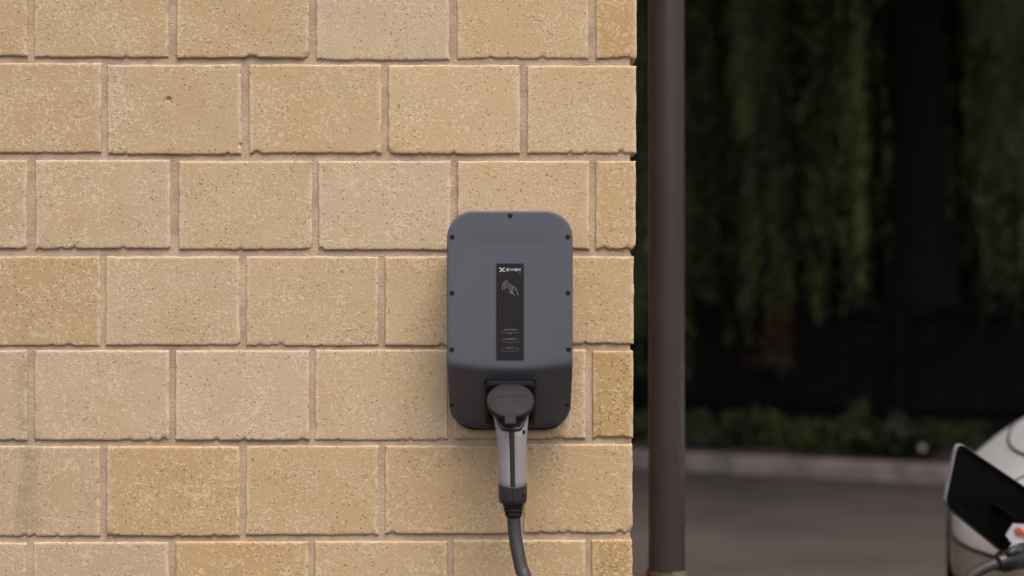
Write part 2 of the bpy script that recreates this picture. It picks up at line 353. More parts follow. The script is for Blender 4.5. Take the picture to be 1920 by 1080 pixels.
def brick_mesh(x0, x1, z0, z1, depth, seed, nx=34, nz=24, holes=()):
    rr = random.Random(seed)
    w, h = x1 - x0, z1 - z0
    def axis(L, n): return [0, 0.0012, 0.0028, 0.0055] + [0.010 + (L - 0.020) * i / (n - 1) for i in range(n)] + [L - 0.0055, L - 0.0028, L - 0.0012, L]
    xs, zs = axis(w, nx), axis(h, nz)
    chips = []
    for k in range(rr.randint(3, 7)): chips.append((rr.uniform(0, w), rr.uniform(-0.001, 0.001), rr.uniform(0.002, 0.006), rr.uniform(0.0010, 0.0028)))
    for k in range(1 if rr.random() < .35 else 0):  # knocked corner
        chips.append((rr.choice((0, w)), 0.0, rr.uniform(0.005, 0.011), rr.uniform(0.002, 0.004)))
    for k in range(rr.randint(0, 3)): chips.append((rr.choice((0, w)), rr.uniform(0, h), rr.uniform(0.003, 0.006), rr.uniform(0.001, 0.002)))
    so_ = seed * 7.31
    tilt_x, tilt_z, dy = rr.uniform(-0.004, 0.004), rr.uniform(-0.006, 0.006), rr.uniform(-0.0010, 0.0010)
    bow = rr.uniform(-0.0012, 0.0012)
    V = []; E = []
    nX, nZ = len(xs), len(zs)
    def nz1(a, s, c): return mnoise.noise(Vector((a * s, c + so_, 0.37)))
    for z in zs:
        for x in xs:
            fl, fr = max(0, 1 - x / 0.012), max(0, 1 - (w - x) / 0.012)
            fb, ft = max(0, 1 - z / 0.012), max(0, 1 - (h - z) / 0.012)
            X, Z = x, z
            X += fl * (0.0011 * nz1(z, 45, 1) + 0.0006 * nz1(z, 220, 5)) + fr * (0.0011 * nz1(z, 45, 2) + 0.0006 * nz1(z, 220, 6))
            Z += fb * (0.0008 * nz1(x, 25, 3) + 0.0011 * nz1(x, 330, 7) + bow * (1 - (2 * x / w - 1) ** 2)) + ft * (0.0009 * nz1(x, 35, 4) + 0.0005 * nz1(x, 200, 8))
            e = min(x, w - x, z, h - z)
            Y = 0.0017 * max(0, 1 - e / 0.0028) ** 2
            Y += 0.0005 * mnoise.noise(Vector((x * 22 + so_, z * 22, 1.7))) + 0.00022 * mnoise.noise(Vector((x * 130 + so_, z * 130, 4.1)))
            for cx, cz, r, dp in chips:
                q = math.hypot(x - cx, z - cz) / r
                q += 0.35 * mnoise.noise(Vector((x * 300, z * 300, so_)))
                if q < 1:
                    k = 1 - q * q
                    Y += dp * k
                    if z < 0.006: Z += dp * 0.7 * k * fb
                    if x < 0.006: X += dp * 0.5 * k * fl
                    if w - x < 0.006: X -= dp * 0.5 * k * fr
            for hx, hz, r, dp in holes:
                q = math.hypot(x - hx, (z - hz) * 1.15) / r
                if q < 1: Y += dp * (1 - q ** 4)
            Y += tilt_x * (x / w - 0.5) * 0.2 + tilt_z * (z / h - 0.5) * 0.15 + dy
            V.append((x0 + X, Y, z0 + Z)); E.append(max(smooth01(0.0075, 0.002, 0) , 0) if False else max(1 - smooth01(0.003, 0.0075, x), 1 - smooth01(0.003, 0.0075, w - x), 0.6 * (1 - smooth01(0.001, 0.004, h - z))))
    Fs = [(j * nX + i, j * nX + i + 1, (j + 1) * nX + i + 1, (j + 1) * nX + i) for j in range(nZ - 1) for i in range(nX - 1)]
    loop = [i for i in range(nX)] + [j * nX + nX - 1 for j in range(1, nZ)] + [(nZ - 1) * nX + i for i in range(nX - 2, -1, -1)] + [j * nX for j in range(nZ - 2, 0, -1)]
    nb = len(V)
    for k in loop:
        x, y, z = V[k]; V.append((x, depth, z)); E.append(0)
    n = len(loop)
    for k in range(n):
        a, c = loop[k], loop[(k + 1) % n]; Fs.append((c, a, nb + k, nb + (k + 1) % n))
    me = mesh('brick', V, Fs, M_BRICK, True)
    at = me.attributes.new('edge', 'FLOAT', 'POINT'); at.data.foreach_set('value', E)
    return me
mort_b = B()
seed = 1
for ri, row in enumerate(ROWS):
    for (x0, x1, yt, yb, c, pa) in row:
        corner = x1 > 1180
        dpt = 0.23 if (corner and x1 - x0 < 100) else (0.068 if corner else 0.045)
        holes = (); nx, nz = (72, 24) if x1 - x0 > 100 else (26, 24)
        if ri == 1 and x0 == 201:
            holes = ((WX(316) - WX(201), WZ(186) - WZ(289), 0.0052, 0.004), (WX(321) - WX(201), WZ(192) - WZ(289), 0.0022, 0.002)); nx, nz = 150, 100
        o = obj('brick', brick_mesh(WX(x0), WX(x1), WZ(yb), WZ(yt), dpt, seed, nx, nz, holes), wall)
        mc = (193, 165, 127)
        c = tuple(u + (v - u) * .22 for u, v in zip(c, mc)); l = lin(c); o.color = (l[0] * GR, l[1] * GG, l[2] * GB, 1 - pa); seed += 1
# brickwork outside the photograph: courses above and below, the left end, the return face
bw = B(); PX_, PZ_ = 262 / PXM, 178.8 / PXM
rows_z = []
for k in range(-6, 12):
    yt = -62 + 178.6 * k
    z1, z0 = WZ(yt), WZ(yt + 168.5)
    if z1 < 0.02: continue
    rows_z.append((k, max(z0, 0.002), z1))
for k, z0, z1 in rows_z:
    even = (k % 2 == 0); vis = 0 <= k <= 6
    edges = [-200, 64, 330, 592, 856] if even else [-60, 201, 465, 727, 985]
    if not vis:
        for x in edges: bw.rbox((WX(x), 0, z0), (WX(min(x + 250, 1189)), 0.05, z1), 0.002)
        if even: bw.rbox((WX(1116), 0, z0), (XR, 0.23, z1), 0.002)
    for j in range(1, 5):
        x = edges[0] - 262 * j; bw.rbox((WX(x), 0, z0), (WX(x + 249), 0.05, z1), 0.002)
    y = 0.24 if even else 0.08
    first = True
    while y < 2.9:
        ln = 0.115 + 0.0 if (first and not even and False) else 0.23
        if not even and first: ln = 0.275 - 0.0
        bw.rbox((XR - 0.05, y, z0), (XR, y + ln, z1), 0.002); y += ln + 0.011; first = False
o = bw.build('brickwork', M_BRICK, wall); o['kind'] = 'stuff'
l = lin(TAN); o.color = (l[0] * GR, l[1] * GG, l[2] * GB, 1)
# mortar body with softly uneven face
vs = []; fs = []; nx, nz = 150, 110
XL = WX(-1260); ZT = rows_z[0][2] if rows_z[0][2] > rows_z[-1][2] else rows_z[-1][2]
for j in range(nz + 1):
    for i in range(nx + 1):
        x = -1.0 + (XR - 0.0085 + 1.0) * i / nx; z = 0.75 + 1.15 * j / nz
        vs.append((x, 0.0040 + 0.0006 * mnoise.noise(Vector((x * 40, z * 40, 0))) + 0.0004 * mnoise.noise(Vector((x * 160, z * 160, 9))), z))
for j in range(nz):
    for i in range(nx):
        a = j * (nx + 1) + i; fs.append((a, a + 1, a + nx + 2, a + nx + 1))
mb = B(); mb.add(vs, fs); mb.box((XL, 0.0070, 0.0), (XR - 0.0085, 2.95, ZT))
mb.build('mortar', M_MORTAR, wall, True).data.polygons.foreach_set('use_smooth', [True] * len(fs) + [False] * 6)

# ------------------------------------------------------------------ wall charger
charger = thing('wall_charger', (0, -0.03, 1.10), 'slate grey wall mounted car charger with black label strip', 'charger')
SC = 0.950 / PXM
def cx_(px): return (px - 956) * SC - 4 * SC
def cz_(V): return CZ - (V - 540) * SC
D0 = 0.122
def cdepth(x, z):
    """how far the cover stands off the wall at (x, z)"""
    U = x / SC + 4; V = 540 - (z - CZ) / SC
    aU = abs(U)
    side = 1 - smooth01(52, 92, aU)
    top = smooth01(430, 460, V + 0.0022 * aU * aU * 0)
    d = D0 - 0.0008 * side * top * (1 - smooth01(676, 700, V))
    V0 = 694 - 9 * (U / 118) ** 2
    dz = (V - V0) * SC; k = 0.0034
    sp = k * math.log1p(math.exp(min(60, dz / k)))
    return d - 1.06 * sp
CC = (cx_(956), (cz_(395) + cz_(819)) / 2)
hw, hh = 118 * SC, (cz_(395) - cz_(819)) / 2
outl = rounded_rect(hw, hh, 51 * SC, 26)
# resample straight runs
full = []
for i in range(len(outl)):
    a, c = outl[i], outl[(i + 1) % len(outl)]; L_ = math.dist(a, c); n = max(1, int(L_ / 0.006))
    for k in range(n): full.append((a[0] + (c[0] - a[0]) * k / n, a[1] + (c[1] - a[1]) * k / n))
NS = len(full)
def inset_pt(p, e):
    """point of the outline moved inwards by e (rounded rectangle distance)"""
    L_ = math.hypot(*p); return (p[0] - p[0] / hw * e if abs(p[0]) > 1e-6 else 0, p[1] - p[1] / hh * e)
rings = []
NR = 80
back = lambda d: min(max(d - 0.012, 0.010), 0.058)
rings.append([Vector((CC[0] + p[0], -back(cdepth(CC[0] + p[0], CC[1] + p[1])), CC[1] + p[1])) for p in full])
for e, dd in ((0, 0.0030), (0.0004, 0.0016), (0.0013, 0.0005), (0.0028, 0.0)):
    r = []
    for p in full:
        q = inset_pt(p, e); x, z = CC[0] + q[0], CC[1] + q[1]; r.append(Vector((x, -(cdepth(x, z) - dd), z)))
    rings.append(r)
for i in range(1, NR):
    t = 1 - i / NR; r = []
    for p in full:
        q = inset_pt(p, 0.0028); x, z = CC[0] + q[0] * t, CC[1] + q[1] * t; r.append(Vector((x, -cdepth(x, z), z)))
    rings.append(r)
b = B(); b.loft(rings, cap=False)
cen = len(b.v); b.v.append(Vector((CC[0], -cdepth(*CC), CC[1]))); m0 = cen - NS
for k in range(NS): b.f.append((m0 + k, m0 + (k + 1) % NS, cen))
cover = b.build('front_cover', M_SHELL, charger, True)
b = B(); r0 = []; r1 = []
for p in full:
    q = inset_pt(p, 0.0035); d = back(cdepth(CC[0] + p[0], CC[1] + p[1])) + 0.004
    r0.append(Vector((CC[0] + q[0], 0.0045, CC[1] + q[1]))); r1.append(Vector((CC[0] + q[0], -d, CC[1] + q[1])))
b.loft([r0, r1]); b.build('back_box', M_BACK, charger)
def on_cover(px, py, lift=0.0):
    d = D0
    for _ in range(8):
        dist = D - d; x = (px - 960) / F * dist; z = CZ - (py - 540) / F * dist; d = cdepth(x, z)
    h = 0.001
    n = Vector((-(cdepth(x + h, z) - cdepth(x - h, z)) / (2 * h), -1, -(cdepth(x, z + h) - cdepth(x, z - h)) / (2 * h))).normalized()
    n = Vector((n.x, n.y, n.z))
    return Vector((x, -d, z)) + n * lift, n
def disc_stack(b, o, n, prof, seg=20):
    up = Vector((0, 0, 1)); ax = up.cross(n).normalized(); ay = n.cross(ax).normalized()
    b.loft([[o + n * h + (ax * math.cos(2*math.pi*k/seg) + ay * math.sin(2*math.pi*k/seg)) * r for k in range(seg)] for r, h in prof])
for px, py in ((956.5, 404), (848, 444), (1064.5, 444), (847.5, 549), (1065, 549), (847, 655), (1066, 655), (847.5, 760), (1064, 760)):
    o_, n_ = on_cover(px, py); sb = B()
    r = 4.6 * SC
    disc_stack(sb, o_, n_, [(r, -0.002), (r, 0.0004), (r * 0.85, 0.0011), (r * 0.5, 0.0012), (r * 0.42, 0.0002)])
    sb.build('screw', M_SCREW, charger)
# label strip
d_lab = cdepth(cx_(956), cz_(585)) + 0.0010
DL = D - d_lab - 0.0006
def LP(px, py): q = P(px, py, DL); return (q.x, q.z)
c0 = LP(956.5, 584)
ML = frame((c0[0], -d_lab, c0[1]), (1, 0, 0), (0, 0, 1), (0, -1, 0))
ppx = F / DL
b = B(); rp = rounded_rect(25.7 / ppx, 90 / ppx, 3 / ppx, 4)
b.loft([[ML @ Vector((x, y, h)) for x, y in rp] for h in (-0.003, 0.0006)])
label = b.build('label_panel', M_PANEL, charger)
ML2 = ML @ Matrix.Translation((0, 0, 0.0009))
def stroke_part(name, strokes, w, mat, ox, oy, sc):
    """strokes in zoom pixels: ox, oy photo origin, sc zoom factor"""
    b = B()
    for st in strokes:
        b.ribbon([((ox + x / sc - 956.5) / ppx, -(oy + y / sc - 584) / ppx) for x, y in st], w / sc / ppx, ML2)
    return b.build(name, mat, label)
Z4 = (920, 490, 15.43)
stroke_part('cross_logo', [[(250,188),(285,205),(320,240),(360,275),(408,296)], [(258,298),(290,285),(330,245),(365,205),(405,184)]], 26, M_PRINT, *Z4)
stroke_part('brand_lettering', [
    [(528,212),(470,212),(456,225),(456,258),(470,272),(528,272)], [(470,242),(520,242)],
    [(540,208),(580,270),(620,208)],
    [(636,275),(636,212),(690,270),(690,206)],
    [(778,212),(722,212),(710,225),(710,258),(722,272),(778,272)], [(722,242),(770,242)],
    [(792,208),(868,274)], [(792,274),(868,208)]], 15, M_PRINT, *Z4)
stroke_part('tap_card_symbol', [
    [(347,825),(340,720),(372,635),(425,575),(492,541)], [(397,802),(390,722),(412,655),(458,608),(508,590)], [(447,770),(445,722),(468,675),(522,640)],
    [(520,790),(500,768),(545,675),(560,672),(648,715),(662,745),(630,772)],
    [(555,765),(560,735),(590,735),(625,775),(690,840)], [(660,752),(705,755),(735,795),(765,890),(800,985)],
    [(520,790),(575,800),(610,840),(640,890),(640,930),(690,995)], [(545,870),(575,850),(612,880),(585,905),(548,885)], [(545,885),(590,935),(640,932)]], 15, M_PRINTG, *Z4)
Z5 = (920, 600, 12.0)
for y0, y1, gx0, gx1 in ((218, 290, 312, 568), (427, 495, 335, 550), (632, 700, 362, 522)):
    stroke_part('indicator_frame', [[(gx0 - 6, y0), (268, y0), (264, y1), (405, y1), (445, y1 + 34), (485, y1), (628, y1), (624, y0), (gx1 + 6, y0)]], 9, M_PRINTD, *Z5)
def text_mesh(name, s, size, Mx, mat, parent, bold=0.0):
    cu = bpy.data.curves.new(name, 'FONT'); cu.body = s; cu.size = size; cu.align_x = 'CENTER'; cu.align_y = 'CENTER'; cu.offset = bold
    t = bpy.data.objects.new('tmp', cu); col.objects.link(t)
    bpy.context.view_layer.update()
    me = bpy.data.meshes.new_from_object(t.evaluated_get(bpy.context.evaluated_depsgraph_get()))
    bpy.data.objects.remove(t); bpy.data.curves.remove(cu)
    me.transform(Mx); me.materials.clear(); me.materials.append(mat); me.name = name
    return obj(name, me, parent)
for s, yy in (('NETWORK', 221), ('CHARGE', 428), ('FAULT', 632)):
    text_mesh('indicator_lettering', s, 4.3 / ppx, ML2 @ Matrix.Translation(((920 + 441 / 12 - 956.5) / ppx, -(600 + yy / 12 - 584) / ppx, 0)), M_PRINTG, label)
text_mesh('model_lettering', 'e2', 4.2 / ppx, ML2 @ Matrix.Translation(((974 - 956.5) / ppx, -(511.5 - 584) / ppx, 0)), M_PRINTD, label)
for k, (yy, mt) in enumerate(((288, M_BLUE), (495, M_SCREW), (700, M_SCREW))):
    b = B(); o_ = ML @ Vector(((920 + 445 / 12 - 956.5) / ppx, -(600 + yy / 12 - 584) / ppx, 0.0006))
    disc_stack(b, o_, Vector((0, -1, 0)), [(2.0 / ppx, 0), (2.0 / ppx, 0.0006)], 12); b.build('indicator_light', mt, label)
# socket plate on the sloping underside
po, pn = on_cover(956.5, 752)
px_ = Vector((1, 0, 0)); pn = Vector((0, pn.y, pn.z)).normalized(); pu = pn.cross(px_).normalized()
if pu.z < 0: pu = -pu
MP = frame(po, px_, pu, pn)
b = B(); hs, ht = 0.0430, 0.0560
rr0 = rounded_rect(hs, ht, 0.010, 6); rr1 = rounded_rect(hs - 0.003, ht - 0.003, 0.008, 6); rr2 = rounded_rect(hs - 0.007, ht - 0.012, 0.006, 6); rr3 = rounded_rect(hs - 0.009, ht - 0.016, 0.005, 6)
b.loft([[MP @ Vector((x, y, h)) for x, y in r] for r, h in ((rr0, -0.004), (rr0, 0.006), (rr1, 0.009), (rr2, 0.008), (rr3, 0.002))])
plate = b.build('socket_plate', M_BLACK, charger)
b = B(); disc_stack(b, po, pn, [(0.034, 0.004), (0.034, 0.020), (0.032, 0.022), (0.0275, 0.022), (0.0275, 0.012)], 40)
b.build('socket_barrel', M_BLACK, plate, True)
# hinged lid propped open on the plug
lc = P(957, 749, D - 0.136); ln = Vector((0, -0.655, 0.756)).normalized(); lu = ln.cross(px_).normalized()
if lu.z < 0: lu = -lu
ML_ = frame(lc, px_, lu, ln)
R_ = 44.3 / F * (D - 0.134)
b = B(); seg = 64
b.loft([[ML_ @ Vector((r * math.cos(2*math.pi*k/seg), r * math.sin(2*math.pi*k/seg), h)) for k in range(seg)] for r, h in
        ((R_ - 0.004, -0.010), (R_ - 0.001, -0.011), (R_, -0.0095), (R_, -0.0012), (R_ - 0.0012, 0.0), (R_ * 0.5, 0.0004))])
lid = b.build('socket_lid', M_LID, charger, True)
lid.data.polygons.foreach_set('use_smooth', [True] * (len(lid.data.polygons) - 2) + [False] * 2)
b = B()
b.rbox((-0.0098, R_ - 0.004, -0.006), (0.0098, R_ + 0.011, -0.0008), 0.0012, ML_)
b.rbox((-0.0150, R_ + 0.005, -0.014), (0.0150, R_ + 0.012, -0.007), 0.0012, ML_)
b.build('hinge_tab', M_LID, lid)
b = B(); b.rbox((-0.0094, -R_ - 0.0145, -0.0065), (0.0094, -R_ + 0.006, -0.0004), 0.002, ML_)
b.build('latch_tab', M_LID, lid)
text_mesh('embossed_lettering', 'MENNEKES', 0.0086, ML_ @ Matrix.Translation((0, 0.007, 0.0010)), M_BLACK, lid, 0.0001)

# ------------------------------------------------------------------ charging cable with both plugs
cable = thing('charging_cable', (0.3, -0.4, 0.0), 'dark grey charging cable with pale grey plug handle in the charger', 'cable')
def interp(t, tab):
    for i in range(len(tab) - 1):
        if t <= tab[i + 1][0]:
            k = max(0, (t - tab[i][0]) / (tab[i + 1][0] - tab[i][0])); k = k * k * (3 - 2 * k) if False else k
            return [a + (c - a) * k for a, c in zip(tab[i][1:], tab[i + 1][1:])]
    return list(tab[-1][1:])
#        V    centre px  half width px  half depth m  stand-off m
HT = [(764, 957.6, 34.0, 0.028, 0.118), (775, 958.0, 33.2, 0.028, 0.122), (790, 958.6, 31.8, 0.0275, 0.126), (810, 959.4, 29.4, 0.026, 0.128),
      (830, 960.0, 27.6, 0.0245, 0.128), (850, 960.4, 26.8, 0.0235, 0.127), (880, 960.9, 26.3, 0.023, 0.125), (912, 961.4, 26.6, 0.023, 0.122), (936, 961.6, 26.6, 0.0228, 0.120), (943, 961.7, 24.2, 0.021, 0.119)]
def hpt(V, th, grow=0.0, shrink=1.0):
    """th = 0 at the front (towards the camera), positive to the right"""
    c, w, hd, d = interp(V, HT); dist = D - d; q = P(c, V, dist); w = w / F * dist
    sx = math.copysign(abs(math.sin(th)) ** 0.86, math.sin(th)); sy = math.copysign(abs(math.cos(th)) ** 0.86, math.cos(th))
    return Vector((q.x + (w + grow) * shrink * sx, q.y - (hd + grow) * shrink * sy, q.z))
b = B(); VS = [764, 768, 775, 782, 790, 800, 810, 820, 830, 840, 850, 865, 880, 895, 906]
b.loft([[hpt(V, 2*math.pi*k/48, -0.0016, 0.80 if V == 764 else (0.93 if V == 768 else 1)) for k in range(48)] for V in VS])
core = b.build('plug_core', M_BLACK, cable, True)
def vtop(th): return 806 - 44 * max(0, (math.sin(min(abs(th), math.pi / 2)) - .45) / .55) ** 1.6
b = B(); b.tube([hpt(vtop(th) - 4.5, th, -0.0012) for th in np.linspace(-1.25, 1.25, 31)], .0034, 8); b.build('mouth_lip', M_DGREY, cable, True)
for sgn in (1, -1):
    b = B(); TH = [0.135 + (2.75 - 0.135) * k / 26 for k in range(27)]
    rings = []
    for i in range(23):
        t = i / 22; r = []
        for th in TH:
            vt = vtop(th); vb = 910.5 - 5.0 * (1 - math.cos(min(th, math.pi/2)))
            V = vt + (vb - vt) * t
            g = 0.0 if 0 < i < 22 else -0.0012
            if th == TH[0]: g -= 0.0010
            r.append(hpt(V, sgn * th, g))
        rings.append(r)
    inner = [[p + Vector((0, 0.0, 0)) for p in r] for r in rings]
    b.loft(rings, cap=False, close=False)
    if sgn > 0: b.f = [f[::-1] for f in b.f]
    b.build('handle_shell', M_GREY, cable, True)
b = B(); VS = [903, 904.5, 912, 925, 934, 938, 942, 943.5]
b.loft([[hpt(V + (7.0 - 5.0 * (1 - abs(math.cos(2*math.pi*k/48)))) * (1 if V < 911 else 0), 2*math.pi*k/48, 0.0002, {903: 0.96, 943.5: 0.8}.get(V, 1)) for k in range(48)] for V in VS])
collar = b.build('handle_collar', M_DGREY, cable, True)
b = B()
b.loft([[hpt(V, th, 0.0004) for th in (-0.018, 0.018)] for V in (911, 918, 926, 934, 938, 942)], cap=False, close=False)
b.build('collar_seam', M_BLACK, collar)
b = B()
b.loft([[hpt(V, th, -0.0008 + (0.0006 if abs(th) < 0.07 else 0)) for th in (-0.12, -0.06, 0.06, 0.12)] for V in (799, 804, 815, 830, 850, 880, 905, 909)], cap=False, close=False)
b.build('handle_seam_strip', M_DGREY, cable, True)
for px, py in ((977.5, 807.5), (980.5, 927)):
    th = 0.80; q = hpt(py, th, -0.0005); nn = Vector((math.sin(th) * 0.8, -math.cos(th), 0)).normalized(); sb = B()
    disc_stack(sb, q, nn, [(0.0032, -0.002), (0.0032, 0.0016), (0.0024, 0.0014)], 14); sb.build('screw_hole', M_SCREW, cable)
def rel(V, w, th, d=0.119):
    q = P(961.8 + (V - 943) * 0.05, V, D - d); w = w / F * (D - d); return Vector((q.x + w * math.sin(th), q.y - w * math.cos(th), q.z))
b = B(); seq = []
for V0_, V1_ in ((941, 951.2), (953.2, 959.2), (961.2, 968)):
    for V in (V0_, V0_ + 0.6, V1_ - 0.6, V1_):
        w = 20.5 - (V - 941) * 0.20; w -= 0.8 if V in (V0_, V1_) else 0
        seq.append((V, w))
for i, (V, w) in enumerate(seq): pass
b.loft([[rel(V, w, 2*math.pi*k/32) for k in range(32)] for V, w in [(939.5, 19)] + [q for i, q in enumerate(seq) if i < 4]])
b.loft([[rel(V, w, 2*math.pi*k/32) for k in range(32)] for V, w in seq[4:8]])
b.loft([[rel(V, w, 2*math.pi*k/32) for k in range(32)] for V, w in seq[8:12] + [(969.5, 13.5)]])
b.loft([[rel(V, 14.0, 2*math.pi*k/32) for k in range(32)] for V in (945, 966)])
for th0 in (0, math.pi / 2, math.pi, -math.pi / 2):   # webs between the ribs
    b.loft([[rel(V, 20.3 - (V - 941) * 0.20, th0 + a) for a in (-0.42, -0.2, 0.0, 0.2, 0.42)] for V in (948, 964)], cap=False, close=False)
b.build('strain_relief', M_BLACK, cable, True)
def spline(pts, n=10):
    pts = [Vector(p) for p in pts]; out = []
    for i in range(len(pts) - 1):
        p0, p1, p2, p3 = pts[max(i-1, 0)], pts[i], pts[i+1], pts[min(i+2, len(pts)-1)]
        for k in range(n):
            t = k / n; out.append(0.5 * ((2*p1) + (p2-p0)*t + (2*p0-5*p1+4*p2-p3)*t*t + (3*p1-p0-3*p2+p3)*t**3))
    out.append(pts[-1]); return out
CR = 12.6 / F * (D - 0.12)
car_plug_back = P(1868, 1056, 2.93)
cp = [P(963, 962, D - .119), P(964, 985, D - .120), P(966.5, 1010, D - .123), P(971, 1035, D - .128), P(978, 1068, D - .136), P(990, 1110, D - .15),
      Vector((0.075, -0.19, 0.60)), Vector((0.12, -0.24, 0.35)), Vector((0.16, -0.27, 0.12)), Vector((0.22, -0.28, 0.02)), Vector((0.36, -0.20, CR)), Vector((0.52, -0.02, CR)), Vector((0.62, 0.18, CR + 0.02)),
      Vector((0.72, 0.33, 0.16)), Vector((0.80, 0.40, 0.45)), P(1790, 1120, 2.93), P(1815, 1085, 2.93), P(1840, 1068, 2.93), car_plug_back]
b = B(); b.tube(spline(cp, 10), CR, 20); b.build('cord', M_CORD, cable, True)
# plug held in the car's port
a0, a1 = car_plug_back, P(1948, 1036, 3.02)
dv = (a1 - a0)
b = B(); b.tube([a0 + dv * t for t in (0, .02, .12, .16, .30, .5, .8, 1)], [.0125, .016, .018, .0225, .0235, .0245, .026, .026], 24); cpg = b.build('car_plug', M_SCREW, cable, True)
b = B(); b.tube([a0 + dv * .2 + Vector((0, -.018, .018)), a0 + dv * .32 + Vector((0, -.022, .024)), a0 + dv * .5 + Vector((0, -.018, .020))], [.007, .009, .007], 10); b.build('release_button', M_DGREY, cpg, True)

# ------------------------------------------------------------------ downpipe
dp_d = 2.95; pc = P(1250, 540, dp_d); pr = 34.0 / F * dp_d
pipe = thing('downpipe', (pc.x, pc.y, 0), 'dark brown round downpipe standing off the brick corner', 'downpipe')
zc_ = P(1250, 1068, dp_d).z
def ringz(z, r, n=48): return [Vector((pc.x + r * math.cos(2*math.pi*k/n), pc.y + r * math.sin(2*math.pi*k/n), z)) for k in range(n)]
b = B(); b.loft([ringz(z, pr) for z in (0.03, 0.5, 1.0, 1.5, 2.0, 2.6, 3.0)]); b.build('pipe', M_PIPE, pipe, True)
b = B(); b.loft([ringz(zc_ - 0.045, pr + .0015), ringz(zc_ - 0.045, pr + .004), ringz(zc_, pr + .004), ringz(zc_, pr + .0015)], cap=False); br = b.build('bracket_band', M_RUST, pipe)
b = B()
seg = [(-0.15, -0.9), ]
arc = [math.radians(a) for a in range(-82, 6, 4)]
b.loft([[Vector((pc.x + r * math.cos(a), pc.y + r * math.sin(a), z)) for r, z in ((pr + .0045, zc_ - .040), (pr + .0075, zc_ - .040), (pr + .0075, zc_ + .003), (pr + .0045, zc_ + .003))] for a in arc]); b.build('bracket_strap', M_GALV, pipe)
b = B(); disc_stack(b, Vector((pc.x - .012, pc.y - pr - .004, zc_ - .012)), Vector((0, -1, 0)), [(.006, 0), (.006, .004), (.004, .006)], 10); b.build('bracket_bolt', M_GALV, pipe)
b = B(); b.box((XR - .004, pc.y - .006, zc_ - .012), (pc.x - pr, pc.y + .006, zc_ - .004)); b.build('bracket_arm', M_RUST, pipe)

# ------------------------------------------------------------------ timber fence
def s_at(px, o):
    X = (px - 960) / F; q = KP + KN * o
    return (X * (q.y + D) - q.x) / (KT.x - X * KT.y)
FO = 1.45; sp0 = s_at(1690, FO)
fence = thing('timber_fence', K(sp0, FO), 'low dark stained timber fence behind the planted bed', 'fence')
zt = 1.20
def kbox(b, s0, s1, o0, o1, z0, z1):
    v = [K(s, o, z) for z in (z0, z1) for s, o in ((s0, o0), (s1, o0), (s1, o1), (s0, o1))]
    b.add(v, [(0,3,2,1),(4,5,6,7),(0,1,5,4),(1,2,6,5),(2,3,7,6),(3,0,4,7)])
for i in range(-5, 4):
    b = B(); kbox(b, sp0 + i * 1.9 - .05, sp0 + i * 1.9 + .05, FO - .045, FO + .055, 0.12, zt + .04); b.build('post', M_FENCE, fence)
for i in range(-5, 3):
    for z in (0.42, zt - .06):
        b = B(); kbox(b, sp0 + i * 1.9 + .052, sp0 + i * 1.9 + 1.848, FO - .02, FO + .025, z - .035, z + .035); b.build('rail', M_FENCE, fence)
    for j in range(12):
        b = B(); s0 = sp0 + i * 1.9 + .056 + j * .15; dz = random.uniform(-.012, .006); do = random.uniform(0, .006)
        kbox(b, s0, s0 + .144, FO + .027 + do, FO + .047 + do, 0.16, zt + dz); b.build('board', M_FENCE, fence)

# ------------------------------------------------------------------ foliage
def leaf_mesh(name, C, A, W, mat):
    """C centres (n,3), A half length vectors, W half width vectors: one folded diamond per leaf"""
    n = len(C); v = np.empty((n, 4, 3))
    v[:, 0] = C - A; v[:, 1] = C + W; v[:, 2] = C + A; v[:, 3] = C - W
    me = bpy.data.meshes.new(name); me.vertices.add(n * 4); me.vertices.foreach_set('co', v.reshape(-1))
    me.loops.add(n * 4); me.loops.foreach_set('vertex_index', np.arange(n * 4, dtype=np.int32))
    me.polygons.add(n); me.polygons.foreach_set('loop_start', np.arange(0, n * 4, 4, dtype=np.int32))
    me.materials.append(mat); me.update(calc_edges=True); return me
def rand_dirs(n):
    v = rng.normal(size=(n, 3)); return v / np.linalg.norm(v, axis=1, keepdims=True)
def cloud_leaves(C, size, mat, name):
    n = len(C); A = rand_dirs(n); T = rand_dirs(n); W = np.cross(A, T); W /= np.linalg.norm(W, axis=1, keepdims=True) + 1e-9
    s = size * rng.uniform(0.6, 1.3, (n, 1)); return leaf_mesh(name, C, A * s, W * s * 0.45, mat)
# willow: trunk beyond the fence, limbs, hanging curtain, crown overhead
st_ = s_at(1712, 3.0); TB = K(st_, 3.0, 0.1)
willow = thing('willow_tree', TB, 'weeping willow with long trailing strands hanging over the fence', 'tree')
b = B(); tp = [TB + Vector((0.10 * math.sin(z * .9), 0.06 * math.sin(z * 1.3), z)) for z in (0, .3, 1, 2, 3, 4.2, 5.2)]
b.tube(tp, [.52, .40, .34, .31, .28, .24, .18], 18)
top = tp[-2]
limb_ends = []
for k in range(13):
    a = 2 * math.pi * k / 13 + random.uniform(-.2, .2); L_ = random.uniform(3.0, 6.0)
    e = top + Vector((math.cos(a) * L_, math.sin(a) * L_, random.uniform(1.2, 2.6)))
    mid = top.lerp(e, .5) + Vector((0, 0, .7)); b.tube(spline([top, mid, e], 5), list(np.linspace(.13, .035, 11)), 8); limb_ends.append(e)
b.build('trunk', M_BARK, willow, True)
Cs = []; As = []; Ws = []
